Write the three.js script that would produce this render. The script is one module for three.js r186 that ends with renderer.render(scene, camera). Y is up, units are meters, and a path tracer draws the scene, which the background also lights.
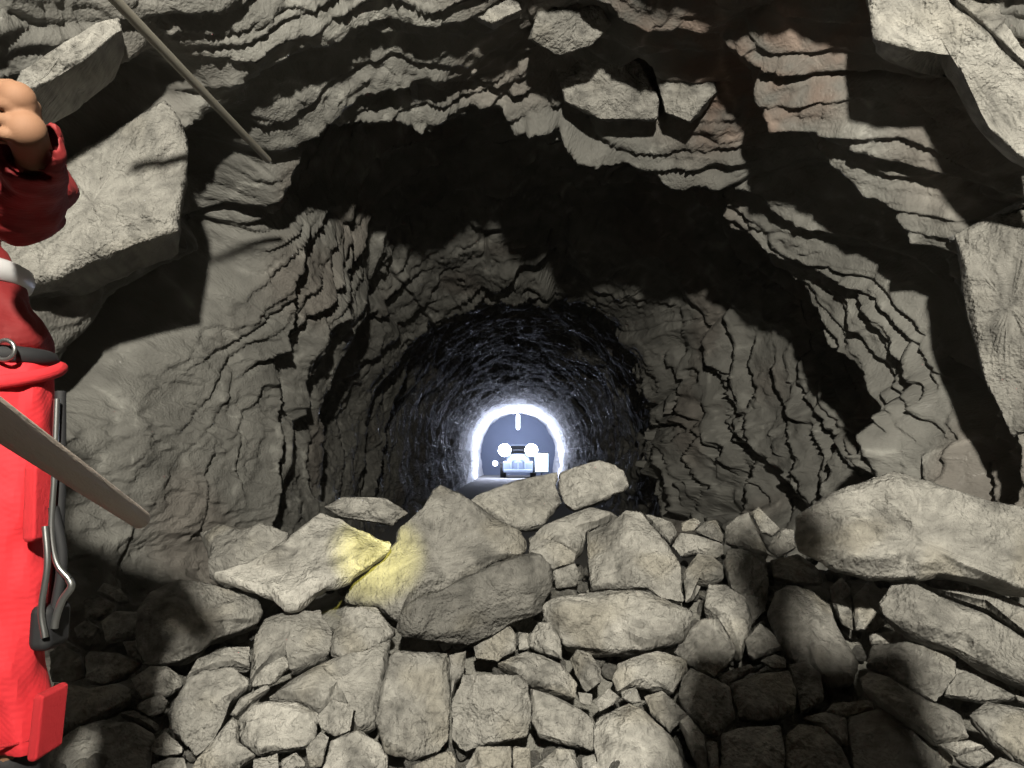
import * as THREE from 'three';
import { ImprovedNoise } from 'three/addons/math/ImprovedNoise.js';
import { RectAreaLightUniformsLib } from 'three/addons/lights/RectAreaLightUniformsLib.js';
import { RoundedBoxGeometry } from 'three/addons/geometries/RoundedBoxGeometry.js';
import { mergeGeometries, mergeVertices } from 'three/addons/utils/BufferGeometryUtils.js';
import { MarchingCubes } from 'three/addons/objects/MarchingCubes.js';

// ---------------------------------------------------------------- camera, light, exposure
RectAreaLightUniformsLib.init();
const scene = new THREE.Scene();
scene.background = new THREE.Color(0x000000);
const W = 1024, H = 768, FOV = 55, F = H / 2 / Math.tan(FOV * Math.PI / 360);
const camera = new THREE.PerspectiveCamera(FOV, W / H, 0.05, 200);
const VX = 518, VY = 455;                                            // where the tunnel's axis vanishes
camera.rotation.order = 'YXZ';
camera.rotation.x = Math.atan((VY - H / 2) / F);
camera.rotation.y = Math.atan((VX - W / 2) / F);
camera.updateMatrixWorld(true);
const renderer = new THREE.WebGLRenderer({ antialias: true });
renderer.toneMapping = THREE.LinearToneMapping;
renderer.toneMappingExposure = 1.0;
renderer.shadowMap.enabled = true;
// a floodlight high behind the camera lights the near cavern
const FLOOD = new THREE.Vector3(0.15, 2.3, 2.1), FLOOD_AIM = new THREE.Vector3(0.1, 0.2, -6);
const flood = new THREE.SpotLight(0xfff8e6, 220, 0, 0.66, 0.5, 2);
flood.position.copy(FLOOD); flood.target.position.copy(FLOOD_AIM); flood.shadow.radius = 5; flood.shadow.mapSize.set(4096, 4096); flood.castShadow = true; scene.add(flood, flood.target);

// ---------------------------------------------------------------- helpers
let seedState = 7;
function rnd() { seedState = (seedState * 1664525 + 1013904223) >>> 0; return seedState / 4294967296; }
const rr = (a, b) => a + (b - a) * rnd();
const P = new ImprovedNoise();
const noise = (x, y, z) => P.noise(x, y, z);
function fbm(x, y, z, o) { let s = 0, a = 1; for (let i = 0; i < o; i++) { s += a * P.noise(x, y, z); x = x * 2.03 + 7.1; y = y * 2.03 + 3.7; z = z * 2.03 + 1.9; a *= 0.5; } return s; }
const ridge = (x, y, z) => 1 - Math.abs(P.noise(x, y, z)) * 2;
const clamp = (x, a = 0, b = 1) => Math.min(b, Math.max(a, x));
const lerp = (a, b, t) => a + (b - a) * t;
const sstep = (a, b, x) => { const t = clamp((x - a) / (b - a)); return t * t * (3 - 2 * t); };
function hash(a, b = 0, c = 0) { let h = (Math.imul(a | 0, 374761393) + Math.imul(b | 0, 668265263) + Math.imul(c | 0, 2147483647 ^ 1274126177)) | 0; h = Math.imul(h ^ (h >>> 13), 1274126177); h = Math.imul(h ^ (h >>> 16), 1911520717); return ((h ^ (h >>> 15)) >>> 0) / 4294967296; }
const ray = (px, py) => new THREE.Vector3((px - W / 2) / F, (H / 2 - py) / F, -1).applyQuaternion(camera.quaternion);   // a line of sight, to read distances off the photograph while laying the place out
const at = (px, py, depth) => { const r = ray(px, py); return r.multiplyScalar(depth / -r.z); };                        // depth: metres along -z
const taken = {};
function numbered(name) { const n = taken[name] = (taken[name] ?? -1) + 1; return n ? name + '_' + String(n).padStart(3, '0') : name; }
function shade(o) { o.castShadow = o.receiveShadow = true; return o; }
function mesh(name, geo, mat, parent) { const m = shade(new THREE.Mesh(geo, mat)); m.name = parent ? name : numbered(name); (parent || scene).add(m); return m; }
function tag(o, label, category, group) { o.userData.label = label; o.userData.category = category; if (group) o.userData.group = group; return o; }
function structure(o) { o.userData.kind = 'structure'; return o; }

// ---------------------------------------------------------------- materials
function noiseTexture(size, fn, repeat) {
  const d = new Uint8Array(size * size * 4);
  for (let j = 0; j < size; j++) for (let i = 0; i < size; i++) { const v = clamp(fn(i / size, j / size)) * 255, k = (j * size + i) * 4; d[k] = d[k + 1] = d[k + 2] = v; d[k + 3] = 255; }
  const t = new THREE.DataTexture(d, size, size); t.wrapS = t.wrapT = THREE.RepeatWrapping; t.magFilter = THREE.LinearFilter; t.minFilter = THREE.LinearMipmapLinearFilter; t.generateMipmaps = true;
  if (repeat) t.repeat.set(repeat, repeat);
  t.needsUpdate = true; return t;
}
// tileable noise: a torus in 4-D is overkill; blend four shifted copies instead
function tile(fn) { return (u, v) => { const a = fn(u, v), b = fn(u - 1, v), c = fn(u, v - 1), d = fn(u - 1, v - 1), p = sstep(0.7, 1, u), q = sstep(0.7, 1, v); return lerp(lerp(a, b, p), lerp(c, d, p), q); }; }
const rockGrain = noiseTexture(1024, tile((u, v) => 0.5 + 0.30 * fbm(u * 9, v * 9, 3.1, 6) + 0.16 * (ridge(u * 14, v * 6, 8.2) - 0.5) + 0.12 * fbm(u * 60, v * 60, 5, 2)));
const rockSheen = noiseTexture(512, tile((u, v) => 0.84 + 0.14 * fbm(u * 7, v * 7, 11, 3) - 0.6 * Math.pow(clamp(ridge(u * 3 + 0.5 * fbm(u * 5, v * 5, 3, 3), v * 7, 11)), 10) * clamp(0.6 + 2 * noise(u * 3, v * 3, 9))));
const wallRock = new THREE.MeshPhysicalMaterial({ color: 0xffffff, vertexColors: true, roughness: 1.0, roughnessMap: rockSheen, bumpMap: rockGrain, bumpScale: 0.022, specularIntensity: 0.7, side: THREE.DoubleSide });

// ---------------------------------------------------------------- the rock shell
const Y0 = 0.4, FLOOR_Y = -1.5, WALL_FOOT = -2.0;
// an inward ring section at s in 0..1 (left foot, over the crown, right foot): point and inward normal
function section(s, a, crown, out) {
  const b = crown - Y0, h = Y0 - WALL_FOOT;
  if (s < 0.2) { const q = 1 - s / 0.2; out.x = -a * (1 - 0.05 * q * q); out.y = Y0 - h * q; out.nx = 1; out.ny = 0.1 * q; }
  else if (s > 0.8) { const q = (s - 0.8) / 0.2; out.x = a * (1 - 0.05 * q * q); out.y = Y0 - h * q; out.nx = -1; out.ny = 0.1 * q; }
  else { const t = Math.PI * (1 - (s - 0.2) / 0.6), c = Math.cos(t), n = Math.sin(t); out.x = a * c; out.y = Y0 + b * n; out.nx = -c / a; out.ny = -n / b; const l = Math.hypot(out.nx, out.ny); out.nx /= l; out.ny /= l; }
  return out;
}
const sec = {};
// reads a photograph point on the shell as [s, z]
function onShell(px, py, a = 2.62, crown = 2.98) {
  const r = ray(px, py); let lo = 0.5, hi = 60;
  const inside = (t) => { const x = r.x * t, y = r.y * t; if (y < Y0) return Math.abs(x) < a; return (x / a) ** 2 + ((y - Y0) / (crown - Y0)) ** 2 < 1; };
  for (let i = 0; i < 50; i++) { const m = (lo + hi) / 2; inside(m) ? lo = m : hi = m; }
  const x = r.x * lo, y = r.y * lo, z = r.z * lo;
  let s;
  if (y < Y0) { const q = (Y0 - y) / (Y0 - WALL_FOOT); s = x < 0 ? 0.2 - 0.2 * q : 0.8 + 0.2 * q; }
  else s = 0.2 + 0.6 * (1 - Math.atan2((y - Y0) / (crown - Y0), x / a) / Math.PI);
  return [s, z];
}
function curve(points) {                                            // z along s through points of the photograph
  const k = points.map(([x, y]) => onShell(x, y)).sort((p, q) => p[0] - q[0]);
  return (s) => { if (s <= k[0][0]) return k[0][1]; for (let i = 1; i < k.length; i++) if (s <= k[i][0]) return lerp(k[i - 1][1], k[i][1], (s - k[i - 1][0]) / (k[i][0] - k[i - 1][0] + 1e-9)); return k[k.length - 1][1]; };
}
// the three big overhanging edges of the cavern, nearest first
const edge0 = curve([[15, 330], [60, 150], [118, 20], [300, -60], [520, -90], [700, -60], [867, 0], [942, 45], [992, 130], [1024, 180]]);
const edge1 = curve([[20, 300], [100, 260], [178, 232], [189, 150], [240, 60], [420, 10], [540, 25], [647, 55], [752, 60], [812, 135], [850, 165], [885, 205], [915, 260], [985, 400], [1010, 440]]);
const edge2 = curve([[50, 385], [140, 320], [200, 275], [225, 230], [272, 165], [320, 112], [420, 107], [500, 86], [542, 107], [597, 120], [662, 132], [722, 185], [737, 225], [782, 280], [822, 345], [860, 410], [900, 480]]);
const bump = (x, c, w) => Math.exp(-(((x - c) / w) ** 2));
const ss = [];
function plates(p, q, seed, bias) {                                // broken plates: each cell its own tilt and level, a groove between
  const ip = Math.floor(p), iq = Math.floor(q); let d1 = 9, d2 = 9, c = 0, cx = 0, cy = 0;
  for (let j = -1; j <= 1; j++) for (let i = -1; i <= 1; i++) {
    const x = ip + i + 0.15 + 0.7 * hash(ip + i, iq + j, seed), y = iq + j + 0.15 + 0.7 * hash(ip + i, iq + j, seed + 1), d = (x - p) ** 2 + (y - q) ** 2;
    if (d < d1) { d2 = d1; d1 = d; c = (ip + i) * 7919 + (iq + j); cx = p - x; cy = q - y; } else if (d < d2) d2 = d;
  }
  const g = Math.sqrt(d2) - Math.sqrt(d1);
  return ((hash(c, seed, 2) - 0.5) * 0.9 + cx * (hash(c, seed, 3) - 0.5) * 0.9 - cy * (bias + (hash(c, seed, 4) - 0.5) * 0.9)) * (0.25 + 0.75 * sstep(0, 0.14, g)) - 0.16 * (1 - sstep(0, 0.08, g));
}
function terrace(h, soft) { const i = Math.floor(h), f = h - i; return i + sstep(0.5 - soft, 0.5 + soft, f); }
function inward(s, u, x, y, z) {                                    // how far the rock stands in from the section
  const w = 0.12 * fbm(u * 1.6, z * 1.6, 4.4, 4);
  const e0 = edge0(s) + w, e1 = Math.min(edge1(s) + w * 1.2, e0 - 0.25), e2 = Math.min(edge2(s) + w * 1.4, e1 - 0.25);
  const side = (0.75 + 0.25 * noise(u * 0.8, 2.2, 9.1)) * sstep(0.33, 0.43, s), off = sstep(0.33, 0.43, s), roof = sstep(0.26, 0.36, s) * (1 - sstep(0.56, 0.66, s));
  const q = e2 - z, right = sstep(0.45, 0.62, s) * (1 - sstep(0.84, 0.9, s)), left = 1 - sstep(0.3, 0.42, s), RAMP = 0.13;
  const deep = lerp(lerp(0.45, 0.7, right), 0.05, left) * (1 - 0.6 * sstep(0.85, 0.95, s));
  let d = -deep * (1 - sstep(0.6, 5.5, q)) + left * (0.62 * sstep(-4.2, -8.2, z) * (1 - sstep(-8.4, -9.6, z)));
  const lean = left * 0.62 * sstep(-4.2, -8.2, z), slope = 0.06 + 0.42 * clamp((-2.2 - z) / (-2.2 - e2)) ** 1.4;
  const r2 = -0.14 * off + 0.52 * side * Math.pow(clamp(1 - (z - e2) / (e1 - e2)), 1.3) + lean, r1 = -0.12 * off + 0.5 * side * clamp(1 - (z - e1) / (e0 - e1)) + lean, r0 = lerp(0.40, 0.12, sstep(0.6, 0.68, s)) * side * clamp(1 - (z - e0) / 1.8) ** 1.2 + lean;
  d = lerp(d, lerp(r2, slope, roof * 0.8), sstep(e2 - RAMP, e2, z));
  d = lerp(d, lerp(r1, slope, roof * 0.8), sstep(e1 - RAMP, e1, z));
  d = lerp(d, lerp(r0, slope, roof * 0.8), sstep(e0 - RAMP, e0, z));
  return d;
}
const reach = (px, py) => {                                          // where a line of sight meets the rock: [across in metres, z, point]
  const r = ray(px, py).normalize();
  for (let t = 2; t < 60; t += 0.02) {
    const x = r.x * t, y = r.y * t, z = r.z * t, far = sstep(-7.5, -12.5, z), a = lerp(2.95, 2.62, far), b = lerp(3.3, 2.95, far) - Y0;
    let s, gap; if (y < Y0) { const q = clamp((Y0 - y) / (Y0 - WALL_FOOT)); s = x < 0 ? 0.2 - 0.2 * q : 0.8 + 0.2 * q; gap = a - Math.abs(x); } else { const rho = Math.hypot(x / a, (y - Y0) / b); s = 0.2 + 0.6 * (1 - Math.atan2((y - Y0) / b, x / a) / Math.PI); gap = (1 - rho) * Math.hypot(x, y - Y0) / (rho + 1e-9); }
    if (gap < 0.6 && gap < inward(s, (s - 0.5) * 13, x, y, z)) return [(s - 0.5) * 13, z, new THREE.Vector3(x, y, z)];
  }
  return [0, -60, r.multiplyScalar(60)];
};
// long cracks and ledges of the walls: points read off the photograph, height of the ledge on the near side, its width, depth of the cleft behind it, its width
const cracks = [
  [[288,190, 275,225, 262,262, 258,300, 246,345, 249,395, 241,440, 238,500, 232,545], 0.14, 0.5, 0.16, 0.12],
  [[338,195, 340,240, 327,290, 308,348, 295,378], 0.10, 0.25, 0.12, 0.08],
  [[322,210, 312,255, 300,300, 292,345], 0.05, 0.2, 0.10, 0.07],
  [[285,385, 283,420, 268,450, 258,490, 255,530], 0.10, 0.3, 0.16, 0.14],
  [[305,430, 300,470, 305,500, 322,530], 0.05, 0.3, 0.06, 0.05],
  [[180,440, 170,480, 172,520, 165,545], 0.03, 0.2, 0.05, 0.03],
  [[205,430, 200,470, 207,495], 0.03, 0.2, 0.05, 0.03],
  [[385,262, 405,285, 422,310, 432,325], 0.04, 0.3, 0.08, 0.08],
  [[370,350, 360,400, 362,450, 350,510], 0.05, 0.35, 0.07, 0.06],
  [[340,380, 330,420, 335,460, 325,515], 0.04, 0.3, 0.07, 0.05],
  [[412,188, 440,206, 480,213, 512,210], 0.06, 0.3, 0.10, 0.1],
  [[425,312, 445,300, 480,277, 512,256, 520,245], 0.10, 0.5, 0.14, 0.2],
  [[735,300, 750,330, 755,370, 745,395, 760,420], 0.08, 0.3, 0.18, 0.10],
  [[772,330, 766,360, 776,385, 764,410, 772,440, 782,475, 786,525], 0.08, 0.3, 0.14, 0.09],
  [[795,345, 800,395, 815,430, 820,470, 826,505], 0.09, 0.35, 0.13, 0.09],
  [[720,395, 715,430, 726,455, 750,480, 766,505], 0.06, 0.3, 0.10, 0.08],
  [[690,360, 700,400, 690,440, 700,480, 705,515], 0.05, 0.3, 0.08, 0.06],
  [[845,385, 852,420, 876,450, 890,480], 0.06, 0.25, 0.12, 0.09],
  [[925,390, 917,430, 908,455, 900,480], 0.14, 0.35, 0.22, 0.16],
  [[810,310, 845,360, 880,420, 905,460], 0.05, 0.18, 0.07, 0.05],
  [[835,300, 870,350, 905,395, 935,435], 0.05, 0.18, 0.07, 0.05],
  [[860,295, 895,345, 930,395, 965,435], 0.05, 0.18, 0.07, 0.05],
  [[885,290, 920,340, 960,400], 0.05, 0.18, 0.07, 0.05],
  [[640,345, 656,385, 668,425, 675,470, 682,520], 0.22, 0.8, 0.30, 0.5],
  [[368,510, 374,470, 385,420, 400,370, 420,330, 455,300, 500,286, 560,286, 600,305, 626,345, 640,380], 0.22, 1.2, 0.20, 0.8],
].map(([p, h, w, g, wg], id) => {
  const k = []; for (let i = 0; i < p.length; i += 2) { const [u, z] = reach(p[i], p[i + 1]); k.push([u, z]); }
  const m = 2.2 * w + 0.2, box = [Math.min(...k.map((q) => q[0])) - m, Math.max(...k.map((q) => q[0])) + m, Math.min(...k.map((q) => q[1])) - m, Math.max(...k.map((q) => q[1])) + m];
  return { k, h, w, g, wg, box, id };
});
const dents = [
  [[200,130, 212,195, 205,245, 150,292, 100,335, 62,380], 0.42, 0.22],
  [[45,140, 90,105, 140,75], 0.4, 0.2],
  [[575,95, 590,105], 0.2, 0.12], [[640,70, 650,95, 658,110], 0.22, 0.1],
].map(([p, g, w]) => { const k = []; for (let i = 0; i < p.length; i += 2) { const [u, z] = reach(p[i], p[i + 1]); k.push([u, z]); } return { k, g, w }; });
function cracked(u, z) {
  let d = 0;
  for (const c of dents) { let best = 1e9; for (let i = 0; i < c.k.length - 1; i++) { const [ax, ay] = c.k[i], dx = c.k[i + 1][0] - ax, dy = c.k[i + 1][1] - ay, t = clamp(((u - ax) * dx + (z - ay) * dy) / (dx * dx + dy * dy + 1e-9)); best = Math.min(best, (u - ax - dx * t) ** 2 + (z - ay - dy * t) ** 2); } if (best < 9 * c.w * c.w) d -= c.g * Math.exp(-best / (c.w * c.w)); }
  for (const c of cracks) {
    if (u < c.box[0] || u > c.box[1] || z < c.box[2] || z > c.box[3]) continue;
    let best = 1e9, side = 1, end = 1; const n = c.k.length - 1;
    for (let i = 0; i < n; i++) {
      const [ax, ay] = c.k[i], dx = c.k[i + 1][0] - ax, dy = c.k[i + 1][1] - ay, l2 = dx * dx + dy * dy + 1e-9, t = ((u - ax) * dx + (z - ay) * dy) / l2, tc = clamp(t), ex = u - ax - dx * tc, ey = z - ay - dy * tc, e = ex * ex + ey * ey;
      if (e < best) { best = e; side = (dx > 0 ? 1 : -1) * (dx * (z - ay) - dy * (u - ax)) > 0 ? 1 : -1; end = i === 0 && t < 0.5 ? clamp(t * 2 + 0.3) : i === n - 1 && t > 0.5 ? clamp((1 - t) * 2 + 0.3) : 1; }
    }
    const e = Math.sqrt(best) * side + 0.035 * fbm(u * 3.2 + c.id, z * 3.2, 6.1, 3), cut = sstep(-0.022, 0.022, e), away = Math.abs(e);
    d += end * lerp(-0.8 * c.g * Math.exp(-away / (0.75 * c.wg)), c.h * Math.exp(-away / c.w), cut);
  }
  return d;
}
const STAIN = reach(765, 40)[2];                                    // reddish mineral staining in the roof
function rockColor(x, y, z, out) {
  const n = fbm(x * 0.9, y * 0.9, z * 0.9, 4), m = fbm(x * 5 + 9, y * 5, z * 5, 3), v = Math.pow(clamp(ridge(x * 1.1 + 3, y * 1.1, z * 1.1 + n)), 14);
  let g = 0.2 + 0.06 * n + 0.045 * m;
  out[0] = g * 1.0; out[1] = g * 0.99; out[2] = g * 0.935;
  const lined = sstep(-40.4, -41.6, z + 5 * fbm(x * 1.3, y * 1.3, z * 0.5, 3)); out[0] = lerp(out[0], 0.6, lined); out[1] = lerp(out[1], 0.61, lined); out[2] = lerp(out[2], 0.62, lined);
  if (z < -14) { const a = clamp(ridge(x * 0.8 + 0.5 * n, y * 0.8, z * 0.16)), b = clamp(ridge(x * 1.3 + 7, y * 1.3 + 0.6 * n, z * 0.1 + 3)), paintedGlint = Math.max(Math.pow(a, 26), Math.pow(b, 34)) * sstep(0.2, 1.4, y) * (0.5 + 0.5 * sstep(-0.2, 0.2, m)) * sstep(-14, -17, z); for (let i = 0; i < 3; i++) out[i] = lerp(out[i], 0.8, paintedGlint); }  // grazing lamp glints on the far crown, painted in as pale lines
  const pale = v * 0.18 * clamp(0.5 + m); out[0] += pale; out[1] += pale; out[2] += pale * 0.95;
  const rust = sstep(0.15, 0.5, noise(x * 0.9 + 20, y * 0.9, z * 0.9)) * 0.3 + sstep(0.9, 0.5, Math.hypot(x - STAIN.x, y - STAIN.y, (z - STAIN.z) * 0.8) + 0.35 * n) * clamp(0.7 + m); out[0] *= 1 - 0.12 * rust; out[1] *= 1 - 0.3 * rust; out[2] *= 1 - 0.36 * rust;
}
function shell(zs, ns) {
  const nz = zs.length, pos = new Float32Array(nz * ns * 3), col = new Float32Array(nz * ns * 3), uv = new Float32Array(nz * ns * 2), c = [0, 0, 0];
  for (let j = 0; j < nz; j++) {
    const z = zs[j], far = sstep(-7.5, -12.5, z), a = lerp(2.95, 2.62, far), crown = lerp(3.3, 2.95, far);
    for (let i = 0; i < ns; i++) {
      const s = i / (ns - 1); section(s, a, crown, sec);
      let { x, y, nx, ny } = sec;
      const u = (s - 0.5) * 13;
      const near = 1 - sstep(-12, -16, z), lining = sstep(-36, -38, z);
      const k = lerp(0.15, 0.9, sstep(-9, -5, z)) * (y > 0 ? 1 : 0.4);
      let d = inward(s, u, x, y, z);
      d += 0.16 * fbm(u * 0.45, z * 0.45, 2.2, 3) * (near * 0.7 + 0.3);
      const amp = lerp(0.8, 1, near) * (1 - 0.4 * lining);
      d += cracked(u, z);
      const calm = 1 - 0.6 * bump(s, 0.13, 0.15), rough = 1 + 0.9 * sstep(0.68, 0.8, s) + 0.5 * bump(s, 0.5, 0.14), w1 = fbm(u * 0.7, z * 0.4, 5.5, 2), zt = z > -4 ? z : -4 - 20.2 * (0.6598 - Math.pow(-z, -0.3)), big = amp * (1 + 0.9 * sstep(-4.5, -9, z) * near), bed = zt + k * y * 0.7 + 0.4 * w1;
      d += 0.15 * big * calm * (0.6 + 0.4 * rough) * plates(u / 1.9 + 0.4 * w1, bed / 0.6, 3, 0.55);
      const w2 = fbm(u * 2, z * 2, 1.5, 2);
      d += 0.045 * big * calm * rough * plates(u / 1.35 + 0.5 * w2, (bed + 0.16 * w2) / 0.19, 5, 0.7);
      d += 0.012 * big * calm * plates(u / 0.42 + 0.4 * w2, (bed + 0.1 * w2) / 0.075, 8, 0.6);
      const fl = fbm(u * 1.6 + 0.4 * y, z * 1.1, 7.7, 4);
      d += 0.02 * amp * terrace(fl * 3, 0.06);
      d += 0.012 * amp * fbm(u * 5, z * 5, 4.4, 3);
      // steps of the driven tunnel
      d += (0.12 * (sstep(-12.4, -12.2, -(-z)) ));
      if (z < -12.6) d -= 0.10; if (z < -13) d += 0.14 * fbm(u * 0.8, z * 0.22, 9.3, 3) * sstep(-13, -17, z);
      x += nx * d; y += ny * d;
      const o = (j * ns + i) * 3; pos[o] = x; pos[o + 1] = y; pos[o + 2] = z + 0.05 * noise(u * 2.2, z * 2.2, 8.8) * near;
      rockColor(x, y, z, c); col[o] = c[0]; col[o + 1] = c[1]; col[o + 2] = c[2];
      uv[o / 3 * 2] = u; uv[o / 3 * 2 + 1] = z;
    }
  }
  return { pos, col, uv, nz, ns };
}
function smooth(pos, idx) {                                          // area-weighted normals
  const n = new Float32Array(pos.length);
  for (let t = 0; t < idx.length; t += 3) {
    const a = idx[t] * 3, b = idx[t + 1] * 3, c = idx[t + 2] * 3;
    const ux = pos[b] - pos[a], uy = pos[b + 1] - pos[a + 1], uz = pos[b + 2] - pos[a + 2], vx = pos[c] - pos[a], vy = pos[c + 1] - pos[a + 1], vz = pos[c + 2] - pos[a + 2];
    const x = uy * vz - uz * vy, y = uz * vx - ux * vz, z = ux * vy - uy * vx;
    for (const k of [a, b, c]) { n[k] += x; n[k + 1] += y; n[k + 2] += z; }
  }
  for (let k = 0; k < n.length; k += 3) { const l = Math.hypot(n[k], n[k + 1], n[k + 2]) || 1; n[k] /= l; n[k + 1] /= l; n[k + 2] /= l; }
  return n;
}
function buffer(pos, idx, uv, col, normal) {
  const g = new THREE.BufferGeometry(); g.setAttribute('position', new THREE.BufferAttribute(pos, 3)); g.setAttribute('normal', new THREE.BufferAttribute(normal || smooth(pos, idx), 3));
  if (uv) g.setAttribute('uv', new THREE.BufferAttribute(uv, 2)); if (col) g.setAttribute('color', new THREE.BufferAttribute(col, 3));
  g.setIndex(new THREE.BufferAttribute(idx, 1)); return g;
}
const zs = [];
for (let z = 24; z > 2; z -= 0.5) zs.push(z);
for (let z = 2; z > -2.2; z -= 0.1) zs.push(z);
for (let z = -2.2; z > -62;) { zs.push(z); z -= z > -12.5 ? 0.016 + 0.0012 * (z + 2.2) ** 2 * 0.5 : 0.06 + 0.0035 * (z + 12.5) ** 2 * 0.15; }
const NS = 1050, sh = shell(zs, NS);
function strip(s0, s1) {                                            // the columns between two places on the ring, as one mesh
  const i0 = Math.round(s0 * (NS - 1)), i1 = Math.round(s1 * (NS - 1)), n = i1 - i0 + 1, nz = sh.nz;
  const pos = new Float32Array(nz * n * 3), col = new Float32Array(nz * n * 3), uv = new Float32Array(nz * n * 2), idx = new Uint32Array((nz - 1) * (n - 1) * 6);
  for (let j = 0; j < nz; j++) { pos.set(sh.pos.subarray((j * NS + i0) * 3, (j * NS + i1 + 1) * 3), j * n * 3); col.set(sh.col.subarray((j * NS + i0) * 3, (j * NS + i1 + 1) * 3), j * n * 3); uv.set(sh.uv.subarray((j * NS + i0) * 2, (j * NS + i1 + 1) * 2), j * n * 2); }
  let t = 0; for (let j = 0; j < nz - 1; j++) for (let i = 0; i < n - 1; i++) { const a = j * n + i, b = a + 1, c = a + n, d = c + 1; idx[t++] = a; idx[t++] = c; idx[t++] = b; idx[t++] = b; idx[t++] = c; idx[t++] = d; }
  return buffer(pos, idx, uv, col);
}
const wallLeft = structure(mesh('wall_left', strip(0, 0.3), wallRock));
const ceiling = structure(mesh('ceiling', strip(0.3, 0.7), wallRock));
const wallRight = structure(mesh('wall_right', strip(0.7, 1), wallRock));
const plainRock = new THREE.MeshStandardMaterial({ color: new THREE.Color(0.16, 0.155, 0.145), roughness: 0.9, bumpMap: rockGrain, bumpScale: 0.03 });
{ const g = new THREE.BoxGeometry(7, 0.3, 90); g.translate(0, FLOOR_Y - 0.15, -19); structure(mesh('floor', g, plainRock)); }
{ const g = new THREE.BoxGeometry(8, 6, 0.4); g.translate(0, 1, 24.2); structure(mesh('wall_back', g, plainRock)); }
{ const g = new THREE.BoxGeometry(8, 6, 0.4); g.translate(0, 1, -56); structure(mesh('wall_far', g, new THREE.MeshStandardMaterial({ color: 0x6d7688, roughness: 0.9 }))); }
// ---------------------------------------------------------------- the heap of fallen rock
const SLOPE = 0.68, HEAP = new THREE.Vector3(0, 1, SLOPE).normalize();
const heapDepth = (px, py) => { const r = ray(px, py); return 3.752 / (SLOPE - r.y / -r.z); };    // along -z to the heap's mean surface
const stoneRock = new THREE.MeshStandardMaterial({ color: 0xffffff, vertexColors: true, roughness: 0.92, bumpMap: rockGrain, bumpScale: 0.05 });
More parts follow.
